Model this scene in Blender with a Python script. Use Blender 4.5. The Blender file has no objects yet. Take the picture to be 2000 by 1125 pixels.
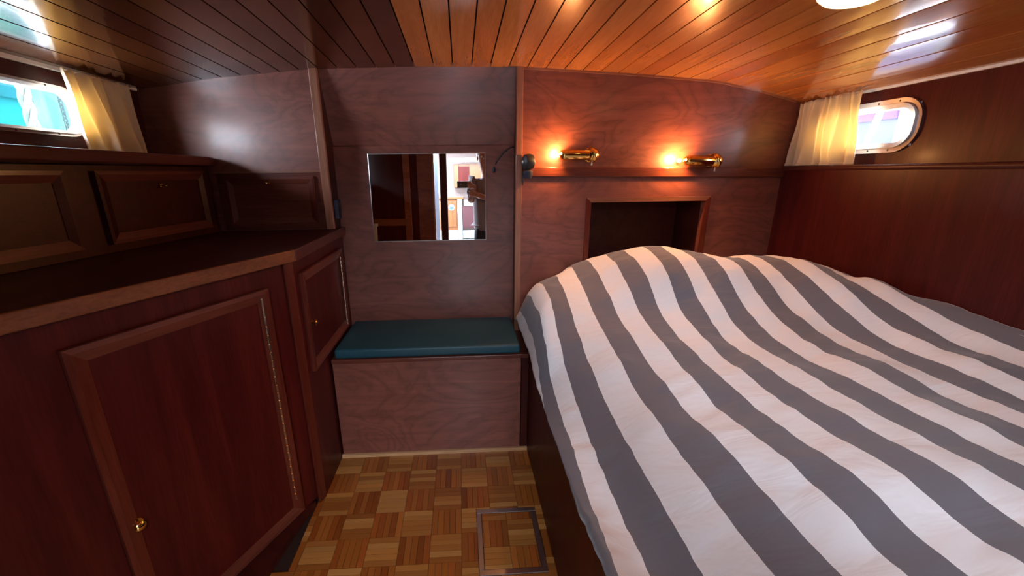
import bpy, bmesh, math, random
from mathutils import Vector, Matrix, Euler

random.seed(7)
scn = bpy.context.scene
COL = scn.collection
PI = math.pi

# ------------------------------------------------------------------ camera
EYE = Vector((0.0, 0.0, 1.38))
pitch, yaw, roll = math.radians(16.2), math.radians(2.76), math.radians(0.7)
fw = Vector((math.sin(yaw) * math.cos(pitch), math.cos(yaw) * math.cos(pitch), -math.sin(pitch)))
r0 = Vector((math.cos(yaw), -math.sin(yaw), 0))
u0 = r0.cross(fw)
rt = r0 * math.cos(roll) - u0 * math.sin(roll)
up = r0 * math.sin(roll) + u0 * math.cos(roll)
cam_d = bpy.data.cameras.new('camera')
cam = bpy.data.objects.new('camera', cam_d)
COL.objects.link(cam)
cam.matrix_world = Matrix(((rt.x, up.x, -fw.x, EYE.x), (rt.y, up.y, -fw.y, EYE.y), (rt.z, up.z, -fw.z, EYE.z), (0, 0, 0, 1)))
cam_d.sensor_width = 36.0
cam_d.lens = 36.0 * 775.0 / 2000.0
cam_d.shift_x = 0.03
cam_d.clip_start = 0.01
cam_d.clip_end = 60
scn.camera = cam

# ------------------------------------------------------------------ sky and exposure
world = bpy.data.worlds.new('sky')
scn.world = world
world.use_nodes = True
wb = world.node_tree.nodes['Background']
wb.inputs[0].default_value = (0.78, 0.86, 1.0, 1)
wb.inputs[1].default_value = 38.0
vs = scn.view_settings
vs.view_transform = 'Standard'
vs.look = 'None'
vs.gamma = 1.0
vs.use_curve_mapping = False
vs.exposure = 0.5
LAMP_W = 6.8          # reading lamps, watts
CEIL_E = 3.2         # ceiling dome emission strength


def portal(loc, rot, sx, sy):
    d = bpy.data.lights.new('window_portal', 'AREA')
    d.shape = 'RECTANGLE'
    d.size, d.size_y = sx, sy
    d.cycles.is_portal = True
    o = bpy.data.objects.new('window_portal', d)
    o.location, o.rotation_euler = loc, rot
    COL.objects.link(o)


# ------------------------------------------------------------------ helpers
class MB:
    """collects shapes; build() links them as one mesh object"""

    def __init__(s):
        s.v, s.f, s.uv = [], [], None

    def add(s, vs_, fs):
        n = len(s.v)
        s.v += [tuple(p) for p in vs_]
        s.f += [tuple(i + n for i in f) for f in fs]
        return s

    def box(s, x0, x1, y0, y1, z0, z1):
        s.add([(x0, y0, z0), (x1, y0, z0), (x1, y1, z0), (x0, y1, z0), (x0, y0, z1), (x1, y0, z1), (x1, y1, z1), (x0, y1, z1)],
              [(3, 2, 1, 0), (4, 5, 6, 7), (0, 1, 5, 4), (1, 2, 6, 5), (2, 3, 7, 6), (3, 0, 4, 7)])
        return s

    def prism(s, poly, z0, z1):
        """poly counter-clockwise in x,y"""
        n = len(poly)
        s.add([(x, y, z0) for x, y in poly] + [(x, y, z1) for x, y in poly],
              [tuple(range(n - 1, -1, -1)), tuple(range(n, 2 * n))] + [(i, (i + 1) % n, n + (i + 1) % n, n + i) for i in range(n)])
        return s

    def hexa(s, a, b):
        """two quads of 4 points (bottom, top)"""
        s.add(list(a) + list(b), [(3, 2, 1, 0), (4, 5, 6, 7), (0, 1, 5, 4), (1, 2, 6, 5), (2, 3, 7, 6), (3, 0, 4, 7)])
        return s

    def tube(s, pts, r, n=10, cap=True):
        pts = [Vector(p) for p in pts]
        rs = r if isinstance(r, (list, tuple)) else [r] * len(pts)
        rings = []
        ref = None
        for i, p in enumerate(pts):
            t = (pts[min(i + 1, len(pts) - 1)] - pts[max(i - 1, 0)]).normalized()
            if ref is None:
                ref = Vector((0, 0, 1)) if abs(t.z) < .9 else Vector((1, 0, 0))
            a = (ref - t * ref.dot(t)).normalized()
            ref = a
            b = t.cross(a)
            rings.append([p + a * (rs[i] * math.cos(2 * PI * k / n)) + b * (rs[i] * math.sin(2 * PI * k / n)) for k in range(n)])
        vs_ = [v for ring in rings for v in ring]
        fs = []
        for i in range(len(pts) - 1):
            for k in range(n):
                k2 = (k + 1) % n
                fs.append((i * n + k, i * n + k2, (i + 1) * n + k2, (i + 1) * n + k))
        if cap:
            fs.append(tuple(range(n - 1, -1, -1)))
            fs.append(tuple((len(pts) - 1) * n + k for k in range(n)))
        return s.add(vs_, fs)

    def lathe(s, prof, origin, axis, n=24, closed=True):
        """prof = [(along, radius)], revolved about axis from origin"""
        ax = Vector(axis).normalized()
        ref = Vector((0, 0, 1)) if abs(ax.z) < .9 else Vector((1, 0, 0))
        a = (ref - ax * ref.dot(ax)).normalized()
        b = ax.cross(a)
        o = Vector(origin)
        vs_, fs = [], []
        for (h, r) in prof:
            for k in range(n):
                t = 2 * PI * k / n
                vs_.append(o + ax * h + a * (r * math.cos(t)) + b * (r * math.sin(t)))
        for i in range(len(prof) - 1):
            for k in range(n):
                k2 = (k + 1) % n
                fs.append((i * n + k, i * n + k2, (i + 1) * n + k2, (i + 1) * n + k))
        if closed:
            fs.append(tuple(range(n - 1, -1, -1)))
            fs.append(tuple((len(prof) - 1) * n + k for k in range(n)))
        return s.add(vs_, fs)

    def ball(s, c, r, n=16, sc=(1, 1, 1)):
        m = n // 2
        vs_, fs = [], []
        for i in range(m + 1):
            th = PI * i / m
            for k in range(n):
                ph = 2 * PI * k / n
                vs_.append((c[0] + sc[0] * r * math.sin(th) * math.cos(ph), c[1] + sc[1] * r * math.sin(th) * math.sin(ph), c[2] + sc[2] * r * math.cos(th)))
        for i in range(m):
            for k in range(n):
                k2 = (k + 1) % n
                fs.append((i * n + k, (i + 1) * n + k, (i + 1) * n + k2, i * n + k2))
        return s.add(vs_, fs)

    def build(s, name, mat, parent=None, smooth=False, bevel=0.0, seg=2):
        me = bpy.data.meshes.new(name)
        me.from_pydata([tuple(p) for p in s.v], [], s.f)
        me.update()
        bm = bmesh.new()
        bm.from_mesh(me)
        bmesh.ops.remove_doubles(bm, verts=bm.verts, dist=1e-6)
        bmesh.ops.recalc_face_normals(bm, faces=bm.faces)
        bm.to_mesh(me)
        bm.free()
        if mat:
            me.materials.append(mat)
        o = bpy.data.objects.new(name, me)
        COL.objects.link(o)
        if parent:
            o.parent = parent
        if smooth:
            for p in me.polygons:
                p.use_smooth = True
            if smooth == 'auto':
                me.set_sharp_from_angle(angle=math.radians(40))
        if bevel:
            b = o.modifiers.new('bevel', 'BEVEL')
            b.width, b.segments, b.limit_method = bevel, seg, 'ANGLE'
            b.harden_normals = False
        return o


def tag(o, label=None, cat=None, group=None, kind=None):
    if label: o['label'] = label
    if cat: o['category'] = cat
    if group: o['group'] = group
    if kind: o['kind'] = kind
    return o


def empty(name, loc=(0, 0, 0), rz=0.0):
    o = bpy.data.objects.new(name, None)
    o.location = loc
    o.rotation_euler = (0, 0, rz)
    o.empty_display_size = .05
    COL.objects.link(o)
    return o


def panel_hole(mb, axis, pos0, pos1, u, v, holes):
    """slab across `axis` ('x' or 'y' or 'z') between pos0,pos1, spanning u,v with rectangular holes (u0,u1,v0,v1)"""
    us = sorted(set([u[0], u[1]] + [h[0] for h in holes] + [h[1] for h in holes]))
    vv = sorted(set([v[0], v[1]] + [h[2] for h in holes] + [h[3] for h in holes]))
    for i in range(len(us) - 1):
        for j in range(len(vv) - 1):
            cu, cv = (us[i] + us[i + 1]) / 2, (vv[j] + vv[j + 1]) / 2
            if any(h[0] < cu < h[1] and h[2] < cv < h[3] for h in holes):
                continue
            if axis == 'x': mb.box(pos0, pos1, us[i], us[i + 1], vv[j], vv[j + 1])
            elif axis == 'y': mb.box(us[i], us[i + 1], pos0, pos1, vv[j], vv[j + 1])
            else: mb.box(us[i], us[i + 1], vv[j], vv[j + 1], pos0, pos1)
    return mb


# ------------------------------------------------------------------ materials
def nt(name):
    m = bpy.data.materials.new(name)
    m.use_nodes = True
    t = m.node_tree
    return m, t, t.nodes['Principled BSDF']


def N(t, typ, **kw):
    n = t.nodes.new(typ)
    for k, v in kw.items():
        setattr(n, k, v)
    return n


def ramp(t, stops):
    r = N(t, 'ShaderNodeValToRGB')
    e = r.color_ramp.elements
    while len(e) < len(stops):
        e.new(.5)
    for i, (p, c) in enumerate(stops):
        e[i].position = p
        e[i].color = (*c, 1)
    return r


def plain(name, col, rough=.5, metal=0.0, coat=0.0, spec=.5, bump=0.0, bscale=200, vary=.06):
    m, t, b = nt(name)
    b.inputs['Roughness'].default_value = rough
    b.inputs['Metallic'].default_value = metal
    b.inputs['Coat Weight'].default_value = coat
    b.inputs['Specular IOR Level'].default_value = spec
    tc = N(t, 'ShaderNodeTexCoord')
    no = N(t, 'ShaderNodeTexNoise')
    no.inputs['Scale'].default_value = bscale * .2
    no.inputs['Detail'].default_value = 4
    t.links.new(tc.outputs['Object'], no.inputs['Vector'])
    r = ramp(t, [(.3, tuple(c * (1 - vary) for c in col)), (.7, tuple(min(1, c * (1 + vary)) for c in col))])
    t.links.new(no.outputs['Fac'], r.inputs['Fac'])
    t.links.new(r.outputs['Color'], b.inputs['Base Color'])
    if bump:
        n2 = N(t, 'ShaderNodeTexNoise')
        n2.inputs['Scale'].default_value = bscale
        t.links.new(tc.outputs['Object'], n2.inputs['Vector'])
        bp = N(t, 'ShaderNodeBump')
        bp.inputs['Strength'].default_value = bump
        bp.inputs['Distance'].default_value = .002
        t.links.new(n2.outputs['Fac'], bp.inputs['Height'])
        t.links.new(bp.outputs['Normal'], b.inputs['Normal'])
    return m


def wood(name, dark, light, axis='z', rough=.28, coat=.35, use_obj_color=False, flame=False, fine=1.0, spec=.5, coat_rough=.18):
    """varnished wood; grain runs along axis of the object's own coordinates"""
    m, t, b = nt(name)
    b.inputs['Roughness'].default_value = rough
    b.inputs['Coat Weight'].default_value = coat
    b.inputs['Coat Roughness'].default_value = coat_rough
    b.inputs['Specular IOR Level'].default_value = spec
    tc = N(t, 'ShaderNodeTexCoord')
    mp = N(t, 'ShaderNodeMapping')
    hi, lo = 14.0, 1.0
    mp.inputs['Scale'].default_value = {'x': (lo, hi, hi), 'y': (hi, lo, hi), 'z': (hi, hi, lo)}[axis]
    t.links.new(tc.outputs['Object'], mp.inputs['Vector'])
    vec = mp.outputs['Vector']
    oi = N(t, 'ShaderNodeObjectInfo')
    ad = N(t, 'ShaderNodeVectorMath', operation='ADD')
    sc = N(t, 'ShaderNodeMath', operation='MULTIPLY')
    sc.inputs[1].default_value = 37.0
    t.links.new(oi.outputs['Random'], sc.inputs[0])
    if use_obj_color:
        t.links.new(vec, ad.inputs[0])
        t.links.new(sc.outputs[0], ad.inputs[1])
        vec = ad.outputs[0]
    n1 = N(t, 'ShaderNodeTexNoise')
    n1.inputs['Scale'].default_value = 1.3
    n1.inputs['Detail'].default_value = 5
    n1.inputs['Distortion'].default_value = .8
    t.links.new(vec, n1.inputs['Vector'])
    r = ramp(t, [(.28, dark), (.72, light)])
    t.links.new(n1.outputs['Fac'], r.inputs['Fac'])
    colr = r.outputs['Color']
    # fine pores
    n2 = N(t, 'ShaderNodeTexNoise')
    n2.inputs['Scale'].default_value = 12
    n2.inputs['Detail'].default_value = 3
    t.links.new(vec, n2.inputs['Vector'])
    r2 = ramp(t, [(.35, (.62, .55, .5)), (.6, (1, 1, 1))])
    t.links.new(n2.outputs['Fac'], r2.inputs['Fac'])
    mx = N(t, 'ShaderNodeMix', data_type='RGBA', blend_type='MULTIPLY')
    mx.inputs[0].default_value = (.25 if flame else .55) * fine
    t.links.new(colr, mx.inputs[6])
    t.links.new(r2.outputs['Color'], mx.inputs[7])
    colr = mx.outputs[2]
    if flame:
        wv = N(t, 'ShaderNodeTexNoise')
        wv.inputs['Scale'].default_value = 1.7
        wv.inputs['Detail'].default_value = 5.0
        wv.inputs['Distortion'].default_value = .6
        mp2 = N(t, 'ShaderNodeMapping')
        mp2.inputs['Scale'].default_value = (1.0, 1.0, 1.9)
        t.links.new(tc.outputs['Object'], mp2.inputs['Vector'])
        t.links.new(mp2.outputs['Vector'], wv.inputs['Vector'])
        mu = N(t, 'ShaderNodeMath', operation='MULTIPLY')
        mu.inputs[1].default_value = 13.0
        fr = N(t, 'ShaderNodeMath', operation='FRACT')
        t.links.new(wv.outputs['Fac'], mu.inputs[0])
        t.links.new(mu.outputs[0], fr.inputs[0])
        r3 = ramp(t, [(0.0, (.66, .60, .59)), (.2, (.94, .92, .92)), (.6, (1.08, 1.06, 1.05)), (1.0, (.80, .76, .76))])
        t.links.new(fr.outputs[0], r3.inputs['Fac'])
        m3 = N(t, 'ShaderNodeMix', data_type='RGBA', blend_type='MULTIPLY')
        m3.inputs[0].default_value = .85
        t.links.new(colr, m3.inputs[6])
        t.links.new(r3.outputs['Color'], m3.inputs[7])
        colr = m3.outputs[2]
    if use_obj_color:
        m4 = N(t, 'ShaderNodeMix', data_type='RGBA', blend_type='MULTIPLY')
        m4.inputs[0].default_value = 1.0
        t.links.new(colr, m4.inputs[6])
        t.links.new(oi.outputs['Color'], m4.inputs[7])
        colr = m4.outputs[2]
    t.links.new(colr, b.inputs['Base Color'])
    bp = N(t, 'ShaderNodeBump')
    bp.inputs['Strength'].default_value = .12
    bp.inputs['Distance'].default_value = .001
    t.links.new(n2.outputs['Fac'], bp.inputs['Height'])
    t.links.new(bp.outputs['Normal'], b.inputs['Normal'])
    return m


def emit(name, col, st):
    m, t, b = nt(name)
    b.inputs['Base Color'].default_value = (*col, 1)
    b.inputs['Emission Color'].default_value = (*col, 1)
    b.inputs['Emission Strength'].default_value = st
    return m


M = {}
M['maho'] = wood('mahogany_upright', (.075, .011, .006), (.14, .027, .014), 'z', rough=.32, coat=.12, spec=.2)
M['maho_flame'] = wood('mahogany_veneer', (.165, .048, .032), (.24, .077, .051), 'x', rough=.42, coat=.2, flame=True)
M['maho_x'] = wood('mahogany_crosswise', (.09, .020, .012), (.17, .045, .027), 'x', rough=.32, coat=.15, spec=.3)
M['maho_y'] = wood('mahogany_lengthwise', (.055, .011, .007), (.105, .026, .016), 'y', rough=.35, coat=.08, spec=.2)
M['maho_red'] = wood('red_mahogany', (.048, .0040, .0033), (.088, .0092, .0066), 'z', rough=.4, coat=.04, spec=.18)
M['maho_dark'] = wood('dark_mahogany', (.036, .0055, .004), (.064, .0105, .007), 'y', rough=.4, coat=.04, spec=.2)
M['edge'] = wood('worktop_edge_wood', (.22, .065, .028), (.34, .11, .05), 'x', rough=.25)
M['trim'] = wood('trim_wood', (.24, .095, .055), (.36, .16, .095), 'z', rough=.3)
M['trim_x'] = wood('trim_wood_crosswise', (.20, .075, .042), (.30, .12, .07), 'x', rough=.3)
M['pale_strip'] = wood('pale_floor_strip_wood', (.42, .21, .09), (.6, .34, .16), 'x', rough=.35)
M['plank'] = wood('varnished_ceiling_plank', (.74, .66, .6), (1.0, .95, .9), 'y', rough=.22, coat=.9, use_obj_color=True, coat_rough=.09, fine=.5)
M['parquet'] = wood('parquet_strip_wood', (.72, .66, .6), (1.0, 1.0, 1.0), 'x', rough=.32, coat=.15, use_obj_color=True, fine=.8)
M['groove'] = plain('dark_groove', (.02, .008, .005), .6)
M['brass'] = plain('polished_brass', (.78, .52, .17), .12, metal=1.0, vary=.03)
M['hinge'] = plain('pale_hinge_metal', (.80, .70, .56), .22, metal=1.0, vary=.03)
M['steel'] = plain('brushed_aluminium', (.45, .42, .43), .35, metal=1.0, vary=.05)
M['chrome_frame'] = plain('satin_window_frame', (.62, .62, .62), .3, metal=.7, vary=.04)
M['white_paint'] = plain('white_paint', (.78, .79, .78), .4, vary=.03)
M['black'] = plain('black_plastic', (.018, .02, .025), .42, vary=.1)
M['bluegrey'] = plain('dark_blue_plastic', (.02, .025, .05), .45, vary=.1)
M['teal'] = plain('teal_vinyl', (.010, .062, .085), .45, bump=.25, bscale=500, vary=.1)
M['bulb'] = emit('lit_bulb', (1.0, .62, .22), 60)
M['dome'] = emit('lit_dome_glass', (1.0, .80, .42), CEIL_E)

# ================================================================== THE SETTING
CEIL = [(-1.60, 1.722), (-1.45, 1.758), (-1.1, 1.805), (-.67, 1.842), (-.2, 1.852), (.3, 1.850), (.6, 1.834), (.9, 1.817), (1.25, 1.79), (1.5, 1.742), (1.72, 1.686), (1.85, 1.65)]


def prof(x):
    for (a, za), (b, zb) in zip(CEIL, CEIL[1:]):
        if x <= b:
            return za + (zb - za) * (x - a) / (b - a)
    return CEIL[-1][1]


def zceil(x, y):
    return prof(x) + .035 * (2.05 - y) * max(0.0, 1 - (x / 1.6) ** 2)


AFT = -.55           # aft bulkhead, forward face
FRONT = 2.05         # forward bulkhead, face towards the cabin

# --- floor: slab, parquet strips, coarse rest
floor = tag(MB().box(-1.5, 1.75, AFT - .05, 2.36, -.06, -.006).build('floor', M['groove']), 'parquet floor of short wooden strips laid in a basket pattern', kind='structure')
unit = MB().box(-.5, .5, -.5, .5, -.5, .5).build('parquet_strip', M['parquet']).data
bpy.data.objects.remove(bpy.data.objects['parquet_strip'])
HX0, HX1, HY0, HY1 = .032, .282, 1.07, 1.36       # floor hatch outline
G = .121
GX, GY = -.030, 1.613


def rect_minus(r, h):
    """rectangle r=(x0,x1,y0,y1) without hatch h"""
    x0, x1, y0, y1 = r
    a, b, c, d = h
    if x1 <= a or x0 >= b or y1 <= c or y0 >= d:
        return [r]
    out = []
    if x0 < a: out.append((x0, a, y0, y1))
    if x1 > b: out.append((b, x1, y0, y1))
    m0, m1 = max(x0, a), min(x1, b)
    if y0 < c: out.append((m0, m1, y0, c))
    if y1 > d: out.append((m0, m1, d, y1))
    return out


def strip_tone(horizontal, rnd):  # crosswise strips get lighter tones: the grain's sheen is put into the colour
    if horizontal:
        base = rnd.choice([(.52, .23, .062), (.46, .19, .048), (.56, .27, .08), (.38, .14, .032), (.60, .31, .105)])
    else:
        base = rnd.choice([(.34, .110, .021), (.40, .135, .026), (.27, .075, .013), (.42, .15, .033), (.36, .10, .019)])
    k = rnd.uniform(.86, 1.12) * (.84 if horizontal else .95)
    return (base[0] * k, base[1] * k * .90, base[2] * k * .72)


def strip(x0, x1, y0, y1, horizontal, parent, tone, top=0.0):
    g = .0007
    o = bpy.data.objects.new('parquet_strip', unit)
    w, d = (x1 - x0 - 2 * g), (y1 - y0 - 2 * g)
    if horizontal:
        o.scale = (w, d, .008)
    else:
        o.scale = (d, w, .008)
        o.rotation_euler = (0, 0, PI / 2)
    o.location = ((x0 + x1) / 2, (y0 + y1) / 2, top - .004 + random.uniform(-.0003, .0003))
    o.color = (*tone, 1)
    o.parent = parent
    COL.objects.link(o)
    return o


rnd = random.Random(3)
rest = MB()
for c in range(-12, 4):
    for r in range(-1, 18):
        bx0, bx1 = GX + c * G, GX + (c + 1) * G
        by1, by0 = GY - r * G, GY - (r + 1) * G
        horiz = (c + r) % 2 == 0
        near = r <= 4 and c >= -6
        # the passage: up to the cabinets on the left, the bed on the right
        lim0, lim1 = (-.66 if by0 > 1.1 else -1.35), .33
        for k in range(5):
            if horiz:
                q = [bx0, bx1, by0 + k * G / 5, by0 + (k + 1) * G / 5]
            else:
                q = [bx0 + k * G / 5, bx0 + (k + 1) * G / 5, by0, by1]
            q[0], q[1] = max(q[0], lim0), min(q[1], lim1)
            q[2], q[3] = max(q[2], AFT), min(q[3], 1.736)
            if q[1] - q[0] < .004 or q[3] - q[2] < .004:
                continue
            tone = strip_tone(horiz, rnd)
            for p in rect_minus(q, (HX0, HX1, HY0, HY1)):
                if p[1] - p[0] < .004 or p[3] - p[2] < .004:
                    continue
                if near:
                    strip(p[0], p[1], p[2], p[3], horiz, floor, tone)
                else:
                    rest.box(p[0] + .0007, p[1] - .0007, p[2] + .0007, p[3] - .0007, -.008, 0)
ro = rest.build('parquet_rest', M['parquet'], floor)
ro.color = (.44, .20, .06, 1)
tag(ro, 'remaining parquet strips nearer the doorway', kind='stuff')

# --- ceiling planks
ceil = MB()
for i in range(30):
    xa, xb = -1.6 + 3.45 * i / 30, -1.6 + 3.45 * (i + 1) / 30
    ceil.hexa([(xa, AFT - .05, zceil(xa, AFT) + .014), (xb, AFT - .05, zceil(xb, AFT) + .014), (xb, 2.3, zceil(xb, 2.1) + .014), (xa, 2.3, zceil(xa, 2.1) + .014)],
              [(xa, AFT - .05, 2.14), (xb, AFT - .05, 2.14), (xb, 2.3, 2.14), (xa, 2.3, 2.14)])
ceiling = tag(ceil.build('ceiling', M['groove']), 'varnished plank ceiling, gently cambered, with dark joints', kind='structure')
rnd = random.Random(11)
for k in range(-15, 22):
    xa, xb = -.195 + .0868 * k + .0027, -.195 + .0868 * (k + 1) - .0027
    xb = min(xb, 1.70)
    mb = MB()
    NY = 6
    for j in range(NY):
        ya, yb = AFT + (FRONT - AFT) * j / NY, AFT + (FRONT - AFT) * (j + 1) / NY
        mb.hexa([(xa, ya, zceil(xa, ya)), (xb, ya, zceil(xb, ya)), (xb, yb, zceil(xb, yb)), (xa, yb, zceil(xa, yb))],
                [(xa, ya, zceil(xa, ya) + .016), (xb, ya, zceil(xb, ya) + .016), (xb, yb, zceil(xb, yb) + .016), (xa, yb, zceil(xa, yb) + .016)])
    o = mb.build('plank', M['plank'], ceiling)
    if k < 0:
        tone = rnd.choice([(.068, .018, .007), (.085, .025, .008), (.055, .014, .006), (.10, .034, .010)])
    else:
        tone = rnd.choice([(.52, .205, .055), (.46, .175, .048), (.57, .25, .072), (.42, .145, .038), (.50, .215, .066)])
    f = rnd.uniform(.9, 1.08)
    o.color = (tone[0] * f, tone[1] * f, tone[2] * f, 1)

# --- side walls with portholes
WL = dict(y0=1.05, y1=1.714, z0=1.546, z1=1.680, x=-1.45)
WR = dict(y0=1.534, y1=1.905, z0=1.474, z1=1.603, x=1.72)
mb = panel_hole(MB(), 'x', -1.47, -1.45, (AFT - .05, 2.44), (-.06, 2.14), [(WL['y0'] - .01, WL['y1'] + .01, WL['z0'] - .01, WL['z1'] + .01)])
tag(mb.build('wall_left', M['maho_dark']), 'dark mahogany hull side with the cyan-lit porthole', kind='structure')
mb = panel_hole(MB(), 'x', 1.72, 1.74, (AFT - .05, 2.44), (-.06, 2.14), [(WR['y0'] - .015, WR['y1'] + .015, WR['z0'] - .015, WR['z1'] + .015)])
wr = tag(mb.build('wall_right', M['maho_red']), 'red mahogany hull side with porthole above the bed', kind='structure')
MB().box(1.66, 1.72, AFT, FRONT, -.006, 1.372).build('lining_panel', M['maho_red'], wr)
MB().box(1.652, 1.72, AFT, FRONT, 1.372, 1.394).build('ledge', M['maho_y'], wr, bevel=.009, seg=3)

# --- forward bulkhead
mb = MB().box(-1.53, 1.80, 2.36, 2.44, -.06, 2.14)
tag(mb.build('wall_front', M['maho_dark']), 'dark forward bulkhead behind the niche and alcove', kind='structure')
mb = panel_hole(MB(), 'y', FRONT, FRONT + .03, (.283, 1.72), (0, 1.88), [(.668, 1.27, .70, 1.227)])
wfr = tag(mb.build('wall_front_right', M['maho_flame']), 'figured mahogany bulkhead panel above the bed head', kind='structure')
# niche liner
mb = MB().box(.648, .668, FRONT + .03, 2.32, .68, 1.247).box(1.27, 1.29, FRONT + .03, 2.32, .68, 1.247)
mb.box(.668, 1.27, FRONT + .03, 2.32, 1.227, 1.247).box(.668, 1.27, FRONT + .03, 2.32, .68, .70).box(.648, 1.29, 2.32, 2.34, .68, 1.247)
tag(mb.build('niche_liner', M['maho_dark'], wfr), 'dark recess behind the bed head')
mb = MB().box(-1.45, -.655, FRONT, FRONT + .03, 1.0, 1.88)
tag(mb.build('wall_front_left', M['maho_flame']), 'mahogany bulkhead panel over the left worktop, lit by daylight', kind='structure')
# alcove
TILT = math.tan(math.radians(1.59))


def ypan(z):
    return 2.16 + (z - 1.25) * TILT


mb = MB().hexa([(-.65, ypan(.40), .40), (.30, ypan(.40), .40), (.30, ypan(.40) + .02, .40), (-.65, ypan(.40) + .02, .40)],
               [(-.65, ypan(1.515), 1.515), (.30, ypan(1.515), 1.515), (.30, ypan(1.515) + .02, 1.515), (-.65, ypan(1.515) + .02, 1.515)])
alc = tag(mb.build('wall_front_alcove', M['maho_flame']), 'mahogany seat-back panel of the alcove behind the mirror', kind='structure')
mb = MB().hexa([(-.65, 2.178, 1.513), (.30, 2.178, 1.513), (.30, 2.20, 1.513), (-.65, 2.20, 1.513)],
               [(-.65, 2.056, 1.875), (.30, 2.056, 1.875), (.30, 2.08, 1.875), (-.65, 2.08, 1.875)])
tag(mb.build('upper_panel', M['maho_flame'], alc), 'sloping panel over the mirror')
MB().box(-.66, -.640, FRONT, 2.36, 1.07, 1.88).build('side_panel', M['maho_dark'], alc)
MB().box(.283, .303, FRONT, 2.36, .40, 1.88).build('side_panel', M['maho_dark'], alc)

# --- trims
tag(MB().box(-.674, -.637, 2.032, 2.055, 1.116, 1.862).build('trim_1', M['trim'], bevel=.003), 'light wood upright trim standing on the left worktop', kind='structure')
tag(MB().box(.276, .307, 2.032, 2.055, .50, 1.866).build('trim_2', M['trim'], bevel=.003), 'light wood upright trim right of the seat alcove', kind='structure')
mb = MB().hexa([(.307, 2.035, 1.358), (1.66, 2.035, 1.340), (1.66, 2.052, 1.340), (.307, 2.052, 1.358)],
               [(.307, 2.035, 1.404), (1.66, 2.035, 1.386), (1.66, 2.052, 1.386), (.307, 2.052, 1.404)])
tag(mb.build('trim_3', M['maho_x'], bevel=.004), 'horizontal mahogany rail beneath the two reading lamps', kind='structure')
t4 = empty('trim_4', (0, 0, 0))
tag(t4, 'mitred wooden frame around the dark niche', kind='structure')
MB().hexa([(.643, 2.040, 1.250), (1.295, 2.040, 1.250), (1.27, 2.040, 1.227), (.668, 2.040, 1.227)],
          [(.643, 2.051, 1.250), (1.295, 2.051, 1.250), (1.27, 2.051, 1.227), (.668, 2.051, 1.227)]).build('frame_bar', M['trim_x'], t4)
MB().hexa([(.643, 2.040, .72), (.643, 2.040, 1.250), (.668, 2.040, 1.227), (.668, 2.040, .72)],
          [(.643, 2.051, .72), (.643, 2.051, 1.250), (.668, 2.051, 1.227), (.668, 2.051, .72)]).build('frame_bar', M['maho'], t4)
MB().hexa([(1.295, 2.040, .72), (1.295, 2.040, 1.250), (1.27, 2.040, 1.227), (1.27, 2.040, .72)],
          [(1.295, 2.051, .72), (1.295, 2.051, 1.250), (1.27, 2.051, 1.227), (1.27, 2.051, .72)]).build('frame_bar', M['maho'], t4)
tag(MB().box(-.632, .31, 1.722, 1.737, -.002, .017).build('trim_5', M['pale_strip'], bevel=.002), 'pale wooden strip along the foot of the bench', kind='structure')
mb = MB()
xs = [.307 + (1.66 - .307) * i / 24 for i in range(25)]
for a, b in zip(xs, xs[1:]):
    mb.hexa([(a, 2.040, zceil(a, 2.05) - .008), (b, 2.040, zceil(b, 2.05) - .008), (b, 2.051, zceil(b, 2.05) - .008), (a, 2.051, zceil(a, 2.05) - .008)],
            [(a, 2.040, zceil(a, 2.05) + .002), (b, 2.040, zceil(b, 2.05) + .002), (b, 2.051, zceil(b, 2.05) + .002), (a, 2.051, zceil(a, 2.05) + .002)])
tag(mb.build('trim_6', M['trim_x']), 'thin curved beading where bulkhead meets ceiling', kind='structure')


# --- portholes
def rrect(w, h, r, n=8):
    pts = []
    for cx, cy, a0 in ((w / 2 - r, h / 2 - r, 0), (-w / 2 + r, h / 2 - r, 90), (-w / 2 + r, -h / 2 + r, 180), (w / 2 - r, -h / 2 + r, 270)):
        for i in range(n + 1):
            a = math.radians(a0 + 90 * i / n)
            pts.append((cx + r * math.cos(a), cy + r * math.sin(a)))
    return pts


def ring(mb, w, h, r, inset, x0, x1, slope=0.0):
    """frame in the y,z plane: outer rounded rectangle minus inset; from x0 (back) to x1 (face); inner lip set back by slope"""
    A = rrect(w, h, r)
    Bp = rrect(w - 2 * inset, h - 2 * inset, max(r - inset, .01))
    n = len(A)
    vs_ = [(x0, a, b) for a, b in A] + [(x1, a, b) for a, b in A] + [(x0, a, b) for a, b in Bp] + [(x1 - slope, a, b) for a, b in Bp]
    fs = []
    for i in range(n):
        j = (i + 1) % n
        fs += [(i, j, n + j, n + i), (n + i, n + j, 3 * n + j, 3 * n + i), (3 * n + i, 3 * n + j, 2 * n + j, 2 * n + i), (2 * n + i, 2 * n + j, j, i)]
    mb.add(vs_, fs)
    return mb


mg, tg, bg = nt('window_glass')
tr = N(tg, 'ShaderNodeBsdfTransparent')
gl = N(tg, 'ShaderNodeBsdfGlossy')
gl.inputs['Roughness'].default_value = .02
ms = N(tg, 'ShaderNodeMixShader')
ms.inputs[0].default_value = .06
tg.links.new(tr.outputs[0], ms.inputs[1])
tg.links.new(gl.outputs[0], ms.inputs[2])
tg.links.new(ms.outputs[0], tg.nodes['Material Output'].inputs['Surface'])
M['glass'] = mg


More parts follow.
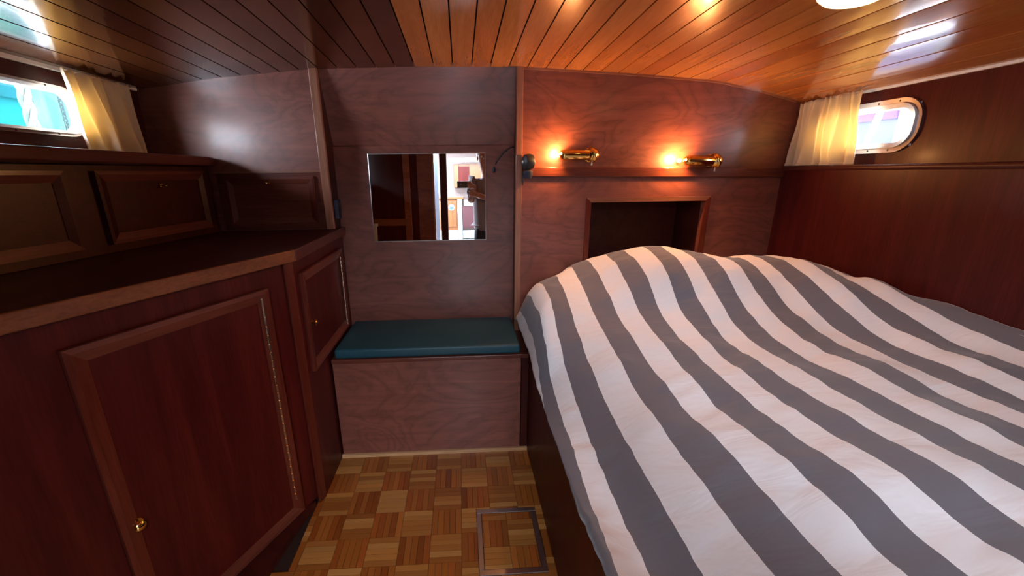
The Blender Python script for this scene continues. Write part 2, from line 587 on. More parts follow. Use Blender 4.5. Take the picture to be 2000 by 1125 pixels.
def porthole(name, W, side, label, fl):
    """side +1: wall at +x, room towards -x"""
    y, z = (W['y0'] + W['y1']) / 2, (W['z0'] + W['z1']) / 2
    w, h = W['y1'] - W['y0'], W['z1'] - W['z0']
    root = empty(name, (W['x'], y, z), 0 if side < 0 else PI)     # local +x points into the room
    tag(root, label, kind='structure')
    ring(MB(), w + 2 * fl, h + 2 * fl, h / 2 * .78 + fl, fl * .55, -.012, .010, .003).build('outer_frame', M['steel'], root, smooth='auto')
    ring(MB(), w + fl * .95, h + fl * .95, h / 2 * .78 + fl * .4, fl * .5, -.03, .016, .006).build('inner_frame', M['chrome_frame'], root, smooth='auto')
    A = rrect(w + .004, h + .004, h / 2 * .70)
    n = len(A)
    MB().add([(-.030, a, b) for a, b in A] + [(-.026, a, b) for a, b in A], [tuple(range(n)), tuple(range(2 * n - 1, n - 1, -1))] + [(i, (i + 1) % n, n + (i + 1) % n, n + i) for i in range(n)]).build('pane', M['glass'], root)
    for sy in (-.34, -.12, .12, .34):
        for sz in (-1, 1):
            MB().lathe([(0, .0035), (.0015, .0035), (.0022, .002)], (.008, sy * w, sz * (h / 2 + fl * .72)), (1, 0, 0), 8).build('screw', M['black'], root)
    portal((W['x'] + side * .06, y, z), (0, PI / 2 * (1 if side > 0 else -1), 0), h, w)
    return root


porthole('window_1', WL, -1, 'rounded porthole in satin frame on the left, cyan outside', .019)
porthole('window_2', WR, 1, 'rounded porthole with double frame above the bed ledge', .036)

# ================================================================== LEFT SIDE: cabinets, worktop, lockers, shelf
def moulding(parent, x0, x1, z0, z1, w=.042, h=.012, mat='maho', y=0.0):
    """four mitred bars with a sloping inner face, on local plane y, proud towards +y"""
    def bar(o0, o1, i0, i1, m):
        # outer edge points o0,o1; inner i0,i1 (x,z); ridge a third of the way in
        r0_ = (o0[0] + (i0[0] - o0[0]) * .35, o0[1] + (i0[1] - o0[1]) * .35)
        r1_ = (o1[0] + (i1[0] - o1[0]) * .35, o1[1] + (i1[1] - o1[1]) * .35)
        vs_ = [(o0[0], y, o0[1]), (o1[0], y, o1[1]), (i1[0], y, i1[1]), (i0[0], y, i0[1]),
               (o0[0], y + h, o0[1]), (o1[0], y + h, o1[1]), (r1_[0], y + h, r1_[1]), (r0_[0], y + h, r0_[1]), (i1[0], y + h * .25, i1[1]), (i0[0], y + h * .25, i0[1])]
        fs = [(0, 1, 2, 3), (0, 1, 5, 4), (4, 5, 6, 7), (7, 6, 8, 9), (9, 8, 2, 3), (0, 4, 7, 9, 3), (1, 5, 6, 8, 2)]
        MB().add(vs_, fs).build('moulding', M[m], parent)
    bar((x0, z1), (x1, z1), (x0 + w, z1 - w), (x1 - w, z1 - w), 'maho_x')
    bar((x0, z0), (x1, z0), (x0 + w, z0 + w), (x1 - w, z0 + w), 'maho_x')
    bar((x0, z0), (x0, z1), (x0 + w, z0 + w), (x0 + w, z1 - w), mat)
    bar((x1, z0), (x1, z1), (x1 - w, z0 + w), (x1 - w, z1 - w), mat)


def knob(parent, x, z, y=0.0, r=.011, name='knob'):
    o = MB().lathe([(0, r * 1.25), (.003, r * 1.2), (.004, r * .5), (.014, r * .45), (.017, r * .9), (.022, r), (.026, r * .75), (.028, r * .2)], (x, y, z), (0, 1, 0), 16).build(name, M['brass'], parent, smooth='auto')
    return o


def piano_hinge(parent, x, z0, z1, y=0.0, n=26):
    mb = MB()
    mb.box(x - .003, x + .003, y, y + .0015, z0, z1)
    d = (z1 - z0) / n
    for i in range(n):
        mb.lathe([(0, .0027), (d * .82, .0027)], (x, y + .003, z0 + i * d), (0, 0, 1), 8)
    return mb.build('piano_hinge', M['hinge'], parent, smooth='auto')


# long low cabinet, face runs at an angle towards the camera
dA = Vector((-.431, -.902, 0)).normalized()
A0 = Vector((-.635, 1.48, 0))
thA = math.atan2(dA.y, dA.x)
ca = tag(empty('base_cabinet', A0, thA), 'long low mahogany cabinet with one large framed door, nearest the camera', 'cabinet')
LA = 1.25
MB().prism([(.085, -.15), (LA, -.15), (LA, -.004), (.006, -.004)], .03, 1.07).build('carcass', M['maho_red'], ca)
MB().box(0, .04, -.004, .006, .0, 1.072).build('corner_post', M['maho'], ca, bevel=.003)
MB().prism([(.13, -.01), (1.4, -.01), (1.4, .10), (.43, .10), (.17, .026), (.06, .004)], 0, .03).build('plinth', M['maho_dark'], ca)
dr = MB().box(.128, .672, -.004, .006, .055, 1.003).build('door', M['maho_red'], ca)
moulding(dr, .128, .672, .055, 1.003, y=.006)
piano_hinge(dr, .158, .13, .975, y=.014)
knob(dr, .636, .475, y=.008, r=.014)

# corner cabinet beside the bench
cb = tag(empty('corner_cabinet', (-.632, 2.14, 0), -PI / 2), 'narrow mahogany cabinet with brass hinge beside the green bench seat', 'cabinet')
LB = .665
MB().box(0.0, LB, -.30, -.002, .0, 1.07).build('carcass', M['maho_red'], cb)
dr = MB().box(.098, .628, -.002, .006, .60, 1.018).build('door', M['maho_red'], cb)
moulding(dr, .098, .628, .60, 1.018, y=.006)
piano_hinge(dr, .135, .615, .985, y=.014, n=18)
knob(dr, .588, .80, y=.008, r=.012)

# worktop over both
wt = [(-.618, 2.14), (-.64, 2.14), (-.64, 2.048), (-1.447, 2.048), (-1.447, .10), (-1.26, .16)]
eA = A0 + dA * LA
wt = [(-.622, 2.13), (-.642, 2.13), (-.642, 2.046), (-1.447, 2.046), (-1.447, eA.y), (eA.x + .012, eA.y), (-.622, 1.474)]
top = MB().prism(wt, 1.075, 1.115).build('worktop', M['maho_dark'])
tag(top, 'dark glossy wooden worktop running over both left cabinets', 'worktop')
e1 = Vector((-.622, 1.474, 0))
e2 = Vector((eA.x + .012, eA.y, 0))
nA = Vector((-dA.y, dA.x, 0))
if nA.x < 0: nA = -nA


def edge_bar(a, b, n, mat, name='edging'):
    q = [a, b, b + n * .012, a + n * .012]
    MB().hexa([(p.x, p.y, 1.074) for p in q], [(p.x, p.y, 1.117) for p in q]).build(name, mat, top, bevel=.003)


edge_bar(e1, e2, nA, wood('edging_wood', (.15, .042, .014), (.23, .072, .025), 'y', rough=.3, spec=.25, coat=.15))
edge_bar(Vector((-.622, 2.13, 0)), e1, Vector((1, 0, 0)), M['maho_y'])

# lockers under the left shelf
pL0 = Vector((-1.18, 2.045, 0))
dL = Vector((-.136, -.885, 0)).normalized()
lk = tag(empty('shelf_locker', pL0 + Vector((0, 0, 1.1165)), math.atan2(dL.y, dL.x)), 'low dark locker row under the left window shelf', 'locker')
MB().box(.03, 1.75, -.10, -.004, .0, .305).build('carcass', M['maho_dark'], lk)
for a, b, kn in ((.075, .565, .309), (.66, 1.15, .90), (1.24, 1.70, 1.47)):
    dr = MB().box(a, b, -.004, .004, .03, .285).build('door', M['maho_dark'], lk)
    moulding(dr, a, b, .03, .285, w=.036, h=.010, y=.004, mat='maho_dark')
    knob(dr, kn, .228, y=.006, r=.007)
# bulkhead locker
bl = tag(empty('bulkhead_locker', (-1.165, 2.049, 1.118), 0), 'small framed mahogany locker door on the bulkhead, behind the worktop corner', 'locker')
bl.rotation_euler = (0, 0, PI)
bl.location = (-.676, 2.049, 1.118)
MB().box(.0, .495, -.006, .004, .0, .278).build('frame_board', M['maho_x'], bl, bevel=.002)
MB().box(.0, .52, .004, .010, .272, .282).build('top_bead', M['trim_x'], bl)
dr = MB().box(.030, .455, .004, .008, .022, .255).build('door', M['maho_x'], bl)
moulding(dr, .030, .455, .022, .255, w=.034, h=.011, y=.008, mat='maho')
knob(dr, .252, .226, y=.010, r=.007)

# left window shelf
sh = MB().prism([(-1.115, .06), (-1.115, 1.93), (-1.15, 2.02), (-1.17, 2.047), (-1.447, 2.047), (-1.447, .06)][::-1], 1.424, 1.4625).build('window_shelf', M['maho_y'], bevel=.006, seg=3)
tag(sh, 'dark mahogany shelf with rounded front under the left porthole', 'shelf')

# ================================================================== BENCH, CUSHION
bn = tag(empty('bench', (-.16, 1.94, 0)), 'built-in mahogany bench box in the alcove, under the teal cushion', 'bench')
bn.location = (0, 0, 0)
MB().box(-.628, .272, 1.742, 2.13, .0, .52).build('box', M['maho_dark'], bn)
MB().box(-.626, .276, 1.736, 1.742, .017, .52).build('front_panel', M['maho_flame'], bn)
MB().box(.272, .309, 1.736, 2.03, .0, .52).build('end_post', M['maho_dark'], bn)
MB().box(-.628, .272, 1.728, 2.13, .52, .541).box(.272, .309, 1.728, 2.03, .52, .541).build('seat_board', M['maho_x'], bn, bevel=.003)
cu = MB().box(-.612, .268, 1.735, 2.125, .542, .590).build('seat_cushion', M['teal'], bevel=.012, seg=4)
for p in cu.data.polygons: p.use_smooth = True
tag(cu, 'flat teal vinyl cushion on the alcove bench', 'cushion')

# ================================================================== MIRROR, CABLE, FITTINGS
mm, tm, bm_ = nt('mirror_silver')
bm_.inputs['Base Color'].default_value = (.90, .92, .92, 1)
bm_.inputs['Metallic'].default_value = 1.0
bm_.inputs['Roughness'].default_value = .01
M['mirror'] = mm
mi = tag(empty('wall_mirror', (-.168, ypan(1.254) - .001, 1.254)), 'frameless rectangular mirror on the alcove panel, reflecting the doorway', 'mirror')
mi.rotation_euler = (-math.radians(1.59), 0, 0)
MB().box(-.302, .302, -.005, -.001, -.226, .226).build('backing', M['chrome_frame'], mi)
w, h, e = .302, .226, .004
MB().add([(-w, -.005, -h), (w, -.005, -h), (w, -.005, h), (-w, -.005, h), (-w + e, -.0065, -h + e), (w - e, -.0065, -h + e), (w - e, -.0065, h - e), (-w + e, -.0065, h - e)],
         [(4, 5, 6, 7)]).build('glass', M['mirror'], mi)
MB().add([(-w, -.005, -h), (w, -.005, -h), (w, -.005, h), (-w, -.005, h), (-w + e, -.0065, -h + e), (w - e, -.0065, -h + e), (w - e, -.0065, h - e), (-w + e, -.0065, h - e)],
         [(0, 1, 5, 4), (1, 2, 6, 5), (2, 3, 7, 6), (3, 0, 4, 7)]).build('bevelled_edge', M['chrome_frame'], mi)

cw = tag(empty('loose_cable', (0, 0, 0)), 'short loose black cable with connector beside the mirror', 'cable')
pts = [(.282, 2.150, 1.506), (.262, 2.150, 1.502), (.232, 2.148, 1.482), (.208, 2.148, 1.456), (.192, 2.150, 1.434), (.186, 2.156, 1.420)]
MB().tube(pts, .0035, 8).build('wire', M['black'], cw, smooth=True)
MB().tube([(.180, 2.158, 1.408), (.178, 2.158, 1.402), (.177, 2.159, 1.385), (.177, 2.160, 1.380)], [.003, .007, .008, .005], 8).build('connector', M['bluegrey'], cw, smooth=True)

wf = tag(empty('wall_fitting', (.338, 2.032, 1.40)), 'small black round fitting with bracket, on the light trim beside the lamps', 'fitting')
MB().lathe([(0, .020), (.006, .034), (.030, .038), (.046, .034), (.052, .020)], (-.030, -.030, .028), (1, .25, 0), 20).build('disc_body', M['black'], wf, smooth='auto')
MB().lathe([(0, .012), (.006, .012), (.009, .006)], (.020, -.016, .026), (1, .25, 0), 14).build('lens', M['white_paint'], wf, smooth='auto')
MB().lathe([(0, .006), (.004, .010)], (-.037, -.031, .026), (1, .25, 0), 12).build('pivot_screw', M['chrome_frame'], wf)
MB().lathe([(0, .016), (.012, .022), (.034, .024), (.040, .016)], (-.006, -.026, -.05), (0, 0, 1), 16).build('bracket', M['bluegrey'], wf, smooth='auto')
MB().tube([(-.024, -.004, -.02), (-.028, -.002, -.06), (-.024, -.002, -.085)], [.006, .005, .001], 8).build('tail', M['black'], wf, smooth=True)

sb = tag(empty('socket_box', (-.632, 2.10, 1.21)), 'small dark socket box on the alcove side above the corner cabinet', 'socket')
MB().box(-.008, .012, -.025, .025, -.048, .048).build('housing', M['bluegrey'], sb, bevel=.004)
MB().lathe([(0, .016), (.003, .016), (.003, .012), (.001, .010)], (.012, 0, .0), (1, 0, 0), 14).build('socket_ring', M['black'], sb)


# ================================================================== READING LAMPS
def reading_lamp(xb, z, label, tilt, bulb_dx):
    """xb: ball joint; the tube lies to its left (-x), a hand's breadth off the bulkhead"""
    root = tag(empty('reading_lamp', (xb, 2.05, z)), label, 'lamp', 'brass reading lamps over the bed')
    MB().lathe([(0, .034), (.004, .034), (.010, .026), (.013, .012), (.03, .010)], (0, 0, 0), (0, -1, 0), 24).build('wall_rosette', M['brass'], root, smooth='auto')
    MB().ball((0, -.045, 0), .0335, 24).build('ball_joint', M['brass'], root, smooth=True)
    MB().lathe([(-.010, .0335), (-.004, .038), (.004, .038), (.010, .0335)], (0, -.045, 0), (1, 0, .25), 24, closed=False).build('collar', M['brass'], root, smooth='auto')
    ax = Vector((-1, .02, tilt)).normalized()
    L = .164
    R = .0255
    prof_ = [(.018, R * .9), (.022, R), (L - R, R)] + [(L - R + R * math.sin(a), max(R * math.cos(a), .0006)) for a in [PI / 2 * i / 6 for i in range(1, 7)]]
    MB().lathe(prof_, (0, -.05, 0), ax, 24).build('tube_shade', M['brass'], root, smooth='auto')
    MB().lathe([(0, R * 1.03), (.004, R * 1.03)], Vector((0, -.05, 0)) + ax * (L - .028), ax, 24).build('shade_band', M['brass'], root)
    MB().tube([(.0, -.05, -.028), (-.002, -.052, -.040), (-.004, -.054, -.050)], [.003, .003, .005], 8).build('switch_toggle', M['chrome_frame'], root, smooth=True)
    bp_ = Vector((0, -.05, 0)) + ax * (L + bulb_dx) + Vector((0, .022, 0))
    MB().ball(bp_, .010, 12).build('bulb', M['bulb'], root, smooth=True)
    ld = bpy.data.lights.new('reading_lamp_light', 'POINT')
    ld.energy = LAMP_W
    ld.color = (1.0, .43, .13)
    ld.shadow_soft_size = .014
    lo = bpy.data.objects.new('reading_lamp_light', ld)
    lo.location = bp_ + Vector((-.008, -.034, .008))
    lo.parent = root
    COL.objects.link(lo)
    return root


reading_lamp(.645, 1.458, 'brass tube reading lamp, the one nearer the black wall fitting', .0, -.010)
reading_lamp(1.268, 1.423, 'brass tube reading lamp, the one nearer the porthole, bulb glowing', .02, .010)

# ================================================================== CEILING LAMP
clx, cly = 1.012, 1.126
clz = zceil(clx, cly)
cl = tag(empty('ceiling_lamp', (clx, cly, clz)), 'round lit dome lamp on the plank ceiling above the bed', 'lamp')
cl.rotation_euler = (0, math.radians(6), 0)
MB().lathe([(.004, .080), (-.010, .082), (-.016, .079)], (0, 0, 0), (0, 0, 1), 40).build('base_ring', M['white_paint'], cl, smooth='auto')
MB().lathe([(-.014, .077), (-.024, .074), (-.034, .062), (-.041, .042), (-.044, .021), (-.045, .001)], (0, 0, 0), (0, 0, 1), 40, closed=False).build('dome', M['dome'], cl, smooth=True)


# ================================================================== CURTAINS
def cloth_mat(name, col):
    m, t, b = nt(name)
    b.inputs['Base Color'].default_value = (*col, 1)
    b.inputs['Roughness'].default_value = .85
    b.inputs['Sheen Weight'].default_value = .2
    tl = N(t, 'ShaderNodeBsdfTranslucent')
    tl.inputs['Color'].default_value = (.88, .64, .30, 1)
    mx = N(t, 'ShaderNodeMixShader')
    mx.inputs[0].default_value = .45
    tc = N(t, 'ShaderNodeTexCoord')
    no = N(t, 'ShaderNodeTexNoise')
    no.inputs['Scale'].default_value = 260
    t.links.new(tc.outputs['Object'], no.inputs['Vector'])
    bp = N(t, 'ShaderNodeBump')
    bp.inputs['Strength'].default_value = .2
    bp.inputs['Distance'].default_value = .001
    t.links.new(no.outputs['Fac'], bp.inputs['Height'])
    t.links.new(bp.outputs['Normal'], b.inputs['Normal'])
    t.links.new(b.outputs[0], mx.inputs[1])
    t.links.new(tl.outputs[0], mx.inputs[2])
    t.links.new(mx.outputs[0], t.nodes['Material Output'].inputs['Surface'])
    return m


M['curtain'] = cloth_mat('cream_curtain_cloth', (.80, .72, .54))


def curtain(name, x, side, top, bot, ztop, zbot, label, seed, folds, amp_top, amp_bot):
    """top,bot = (y0,y1) along the wall; hangs at x, folds towards the room (-side)"""
    rn = random.Random(seed)
    nu, nv = 110, 26
    ph = [rn.uniform(0, 6.28) for _ in range(6)]
    vs_, fs = [], []
    for j in range(nv + 1):
        v = j / nv
        for i in range(nu + 1):
            u = i / nu
            y = (top[0] + (top[1] - top[0]) * u) * (1 - v) + (bot[0] + (bot[1] - bot[0]) * u) * v
            a = amp_top * (1 - v) + amp_bot * v
            ww = math.sin(2 * PI * (folds * u + .25 * math.sin(3 * u + ph[0])) + ph[1] + .9 * v)
            w2 = math.sin(2 * PI * (folds * .37 * u) + ph[2] + 1.6 * v)
            w3 = math.sin(2 * PI * (folds * 2.1 * u) + ph[3]) * (1 - v) ** 2
            off = a * (.55 * ww + .6 * w2 + .25 * w3) + a * 1.2
            z = ztop + (zbot - ztop) * v + (.004 * math.sin(2 * PI * folds * 1.3 * u + ph[4]) if j == 0 else 0)
            vs_.append((x - side * (off + .006), y + .004 * math.sin(7 * v + 9 * u), z))
    for j in range(nv):
        for i in range(nu):
            a = j * (nu + 1) + i
            fs.append((a, a + 1, a + nu + 2, a + nu + 1))
    root = tag(empty(name, (0, 0, 0)), label, 'curtain')
    o = MB().add(vs_, fs).build('cloth', M['curtain'], root, smooth=True)
    s = o.modifiers.new('thickness', 'SOLIDIFY')
    s.thickness = .0012
    # stitched hem along the foot
    hem = [(p[0] - side * .0012, p[1], p[2]) for p in vs_[(nv - 1) * (nu + 1):]]
    fs2 = [(i, i + 1, nu + 2 + i, nu + 1 + i) for i in range(nu)]
    h_ = MB().add(hem, fs2).build('hem', M['curtain'], root, smooth=True)
    s = h_.modifiers.new('thickness', 'SOLIDIFY')
    s.thickness = .0012
    return root


curtain('window_curtain', -1.425, -1, (1.628, 1.945), (1.672, 1.955), 1.752, 1.464, 'cream cloth curtain gathered beside the cyan left porthole', 4, 6, .014, .030)
curtain('window_curtain', 1.70, 1, (1.715, 2.035), (1.672, 2.04), 1.688, 1.395, 'cream cloth curtain covering half the porthole above the bed', 9, 7, .015, .026)


def rail(x, side, z0, label):
    root = tag(empty('curtain_rail', (0, 0, 0)), label, 'rail')
    xa, xb = sorted((x, x - side * .014))
    MB().box(xa, xb, .1, 2.03, z0 - .008, z0 + .010).build('track', M['white_paint'], root, bevel=.002)
    for y in (.2, 1.1, 1.98):
        MB().box(xa - .001, xb + .001, y, y + .012, z0 - .002, z0 + .016).build('bracket', M['steel'], root)


rail(1.717, 1, 1.690, 'thin white curtain rail along the ceiling edge above the bed')
rail(-1.447, -1, 1.757, 'thin pale curtain rail above the left porthole')

# ================================================================== FLOOR HATCH
ht = tag(empty('floor_hatch', (0, 0, 0)), 'rectangular floor hatch with grey metal rim and parquet inset, beside the bed', 'hatch')
W_ = .021
for nm, q in (('rim_bar', (HX0, HX1, HY1 - W_, HY1)), ('rim_bar', (HX0, HX1, HY0, HY0 + W_)), ('rim_bar', (HX0, HX0 + W_, HY0 + W_, HY1 - W_)), ('rim_bar', (HX1 - W_, HX1, HY0 + W_, HY1 - W_))):
    MB().box(q[0] + .0006, q[1] - .0006, q[2] + .0006, q[3] - .0006, -.006, .0025).build(nm, M['steel'], ht, bevel=.0012)
MB().box(HX0 + W_, HX1 - W_, HY0 + W_, HY1 - W_, -.006, -.0045).build('lid_board', M['groove'], ht)
rnd = random.Random(21)
ix0, ix1, iy0, iy1 = HX0 + W_ + .001, HX1 - W_ - .001, HY0 + W_ + .001, HY1 - W_ - .001
for c in (-1, 0):
    for r in (-1, 0, 1):
        horiz = (c + r) % 2 == 0
        bx0, by1 = .155 + c * G, 1.302 - r * G
        for k in range(5):
            q = [bx0, bx0 + G, by1 - G + k * G / 5, by1 - G + (k + 1) * G / 5] if horiz else [bx0 + k * G / 5, bx0 + (k + 1) * G / 5, by1 - G, by1]
            q = [max(q[0], ix0), min(q[1], ix1), max(q[2], iy0), min(q[3], iy1)]
            if q[1] - q[0] > .004 and q[3] - q[2] > .004:
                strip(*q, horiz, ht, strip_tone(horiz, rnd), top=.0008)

# ================================================================== BED
bed = tag(empty('bed_base', (1.0, 1.0, 0)), 'built-in dark mahogany bed base under the striped duvet', 'bed')
bed.location = (0, 0, 0)
MB().box(.322, 1.655, .06, 2.045, 0, .50).build('box', M['maho_dark'], bed)
MB().box(.311, .322, .06, 2.045, 0, .50).build('side_board', M['maho_red'], bed, bevel=.002)
MB().box(.311, 1.655, .045, .06, 0, .52).build('foot_board', M['maho_red'], bed, bevel=.002)
mt = MB().box(.42, 1.64, .10, 2.02, .502, .545).build('mattress', M['white_paint'], bevel=.03, seg=3)
tag(mt, 'pale mattress lying under the striped duvet', 'mattress')

XK = [.292, .32, .375, .455, .548, .638, .716, .794, .872, .95, 1.028, 1.106, 1.184, 1.262, 1.328, 1.394, 1.46, 1.526, 1.592, 1.652]
DV = [
    (0.00,1.95,0.640,0.529,0.556,0.573,0.620,0.676,0.711,0.740,0.757,0.774,0.783,0.803,0.808,0.808,0.811,0.814,0.816,0.838,0.855,0.877,0.916),
    (0.40,1.95,0.640,0.529,0.556,0.573,0.620,0.676,0.711,0.740,0.757,0.774,0.783,0.803,0.808,0.808,0.811,0.814,0.816,0.838,0.855,0.877,0.916),
    (0.44,1.95,0.640,0.529,0.556,0.573,0.620,0.676,0.711,0.740,0.757,0.774,0.783,0.803,0.808,0.808,0.811,0.814,0.816,0.838,0.855,0.877,0.916),
    (0.48,1.95,0.640,0.529,0.556,0.573,0.620,0.676,0.711,0.739,0.755,0.769,0.783,0.803,0.808,0.808,0.811,0.814,0.816,0.838,0.855,0.877,0.916),
    (0.52,1.95,0.640,0.529,0.556,0.573,0.620,0.676,0.708,0.741,0.754,0.771,0.786,0.803,0.808,0.808,0.811,0.814,0.816,0.838,0.855,0.877,0.916),
    (0.56,1.94,0.640,0.529,0.556,0.573,0.620,0.675,0.708,0.748,0.758,0.780,0.796,0.804,0.808,0.808,0.811,0.814,0.816,0.838,0.855,0.877,0.916),
    (0.60,1.90,0.633,0.529,0.556,0.573,0.621,0.674,0.711,0.751,0.768,0.785,0.801,0.804,0.808,0.808,0.811,0.814,0.816,0.838,0.855,0.877,0.916),
    (0.64,1.82,0.619,0.529,0.554,0.571,0.622,0.673,0.712,0.751,0.772,0.784,0.800,0.799,0.804,0.808,0.811,0.814,0.816,0.838,0.855,0.877,0.916),
    (0.68,1.74,0.607,0.529,0.546,0.567,0.622,0.674,0.712,0.753,0.768,0.784,0.798,0.796,0.799,0.810,0.811,0.814,0.816,0.838,0.855,0.877,0.916),
    (0.72,1.67,0.598,0.529,0.538,0.565,0.622,0.675,0.715,0.755,0.764,0.781,0.791,0.794,0.798,0.811,0.811,0.814,0.816,0.838,0.855,0.877,0.916),
    (0.76,1.60,0.588,0.529,0.540,0.566,0.625,0.677,0.720,0.752,0.761,0.776,0.789,0.791,0.798,0.811,0.810,0.814,0.816,0.838,0.855,0.877,0.916),
    (0.80,1.53,0.579,0.529,0.551,0.568,0.628,0.679,0.721,0.746,0.758,0.772,0.788,0.788,0.798,0.808,0.805,0.813,0.816,0.838,0.855,0.877,0.916),
    (0.84,1.47,0.571,0.529,0.555,0.573,0.630,0.680,0.720,0.741,0.755,0.768,0.785,0.787,0.797,0.806,0.801,0.810,0.817,0.838,0.855,0.877,0.916),
    (0.88,1.41,0.568,0.529,0.559,0.579,0.633,0.682,0.715,0.736,0.752,0.765,0.781,0.787,0.797,0.805,0.801,0.808,0.821,0.841,0.855,0.877,0.916),
    (0.92,1.36,0.567,0.529,0.570,0.585,0.635,0.685,0.710,0.731,0.752,0.762,0.778,0.786,0.797,0.806,0.806,0.809,0.824,0.846,0.854,0.877,0.916),
    (0.96,1.31,0.566,0.529,0.577,0.590,0.637,0.688,0.706,0.730,0.756,0.761,0.777,0.786,0.796,0.809,0.811,0.811,0.826,0.848,0.853,0.878,0.916),
    (1.00,1.26,0.565,0.529,0.578,0.593,0.639,0.691,0.709,0.735,0.758,0.763,0.777,0.788,0.793,0.812,0.814,0.809,0.826,0.848,0.850,0.881,0.916),
    (1.04,1.21,0.565,0.529,0.576,0.597,0.643,0.694,0.716,0.743,0.759,0.769,0.780,0.790,0.791,0.812,0.814,0.807,0.824,0.848,0.849,0.885,0.916),
    (1.08,1.16,0.565,0.529,0.578,0.604,0.650,0.698,0.723,0.749,0.761,0.772,0.784,0.790,0.790,0.810,0.811,0.811,0.823,0.850,0.855,0.889,0.918),
    (1.12,1.11,0.566,0.532,0.583,0.613,0.659,0.701,0.728,0.754,0.763,0.770,0.787,0.789,0.790,0.806,0.810,0.815,0.825,0.853,0.867,0.896,0.924),
    (1.16,1.06,0.567,0.537,0.590,0.623,0.668,0.708,0.730,0.759,0.767,0.767,0.785,0.788,0.790,0.804,0.812,0.817,0.833,0.855,0.878,0.906,0.931),
    (1.20,1.01,0.569,0.544,0.597,0.633,0.678,0.720,0.732,0.765,0.772,0.772,0.781,0.789,0.792,0.807,0.815,0.821,0.845,0.861,0.890,0.914,0.935),
    (1.24,0.96,0.570,0.560,0.604,0.644,0.689,0.733,0.738,0.772,0.776,0.782,0.782,0.792,0.797,0.814,0.820,0.826,0.860,0.875,0.901,0.922,0.936),
    (1.28,0.86,0.572,0.588,0.612,0.659,0.701,0.743,0.749,0.780,0.780,0.791,0.787,0.796,0.806,0.823,0.829,0.836,0.876,0.893,0.913,0.932,0.929),
    (1.32,0.74,0.574,0.624,0.628,0.678,0.713,0.751,0.760,0.786,0.784,0.800,0.797,0.804,0.817,0.832,0.840,0.851,0.892,0.913,0.925,0.942,0.921),
    (1.36,0.62,0.578,0.657,0.662,0.698,0.726,0.759,0.770,0.794,0.791,0.809,0.814,0.816,0.831,0.845,0.852,0.870,0.907,0.934,0.935,0.953,0.929),
    (1.40,0.50,0.586,0.680,0.700,0.719,0.740,0.768,0.779,0.803,0.803,0.818,0.833,0.835,0.847,0.862,0.867,0.890,0.923,0.951,0.945,0.962,0.942),
    (1.44,0.38,0.594,0.697,0.730,0.744,0.753,0.778,0.787,0.813,0.817,0.830,0.853,0.860,0.868,0.885,0.887,0.909,0.939,0.965,0.955,0.963,0.943),
    (1.48,0.35,0.602,0.709,0.756,0.771,0.768,0.789,0.795,0.823,0.836,0.850,0.875,0.887,0.899,0.911,0.911,0.929,0.956,0.977,0.966,0.956,0.936),
    (1.52,0.35,0.610,0.716,0.779,0.798,0.789,0.800,0.807,0.841,0.861,0.883,0.903,0.914,0.932,0.938,0.937,0.951,0.971,0.987,0.975,0.952,0.932),
    (1.56,0.35,0.618,0.721,0.796,0.822,0.811,0.812,0.825,0.867,0.894,0.921,0.940,0.940,0.959,0.963,0.958,0.970,0.984,0.995,0.981,0.961,0.941),
    (1.60,0.35,0.622,0.724,0.803,0.843,0.829,0.826,0.847,0.890,0.928,0.958,0.972,0.964,0.982,0.982,0.975,0.985,0.995,0.999,0.985,0.965,0.945),
    (1.64,0.35,0.625,0.722,0.805,0.856,0.846,0.842,0.865,0.909,0.949,0.983,0.993,0.986,1.000,0.994,0.986,0.996,0.999,1.002,0.980,0.960,0.940),
    (1.68,0.35,0.627,0.719,0.807,0.863,0.861,0.857,0.880,0.927,0.965,1.000,1.008,1.002,1.008,0.999,0.992,1.004,1.002,1.000,0.973,0.953,0.933),
    (1.72,0.35,0.629,0.716,0.809,0.869,0.874,0.872,0.895,0.945,0.979,1.013,1.017,1.011,1.011,1.000,0.993,1.003,0.999,0.993,0.966,0.946,0.926),
    (1.76,0.35,0.631,0.712,0.810,0.875,0.882,0.885,0.909,0.959,0.991,1.021,1.024,1.017,1.011,0.993,0.986,0.995,0.991,0.982,0.959,0.939,0.919),
    (1.80,0.35,0.633,0.709,0.812,0.870,0.888,0.895,0.920,0.967,0.996,1.026,1.030,1.021,1.003,0.983,0.976,0.984,0.980,0.968,0.948,0.928,0.908),
    (1.84,0.35,0.636,0.705,0.804,0.862,0.893,0.905,0.929,0.974,0.999,1.030,1.032,1.014,0.993,0.971,0.963,0.970,0.966,0.952,0.932,0.912,0.892),
    (1.88,0.35,0.638,0.702,0.790,0.850,0.886,0.914,0.938,0.980,1.002,1.023,1.022,1.000,0.980,0.955,0.948,0.953,0.949,0.933,0.913,0.893,0.873),
    (1.92,0.35,0.640,0.698,0.768,0.836,0.871,0.919,0.946,0.981,0.998,1.008,1.004,0.978,0.964,0.937,0.929,0.934,0.930,0.911,0.891,0.871,0.851),
    (1.96,0.35,0.634,0.687,0.739,0.819,0.849,0.909,0.945,0.971,0.985,0.987,0.980,0.950,0.945,0.916,0.908,0.911,0.907,0.886,0.866,0.846,0.826),
    (2.00,0.35,0.620,0.668,0.703,0.799,0.820,0.893,0.934,0.953,0.965,0.958,0.949,0.914,0.924,0.892,0.884,0.886,0.882,0.858,0.838,0.818,0.798),
    (2.04,0.35,0.599,0.643,0.660,0.776,0.784,0.869,0.915,0.929,0.938,0.922,0.911,0.871,0.899,0.865,0.857,0.858,0.854,0.827,0.807,0.787,0.767),
]


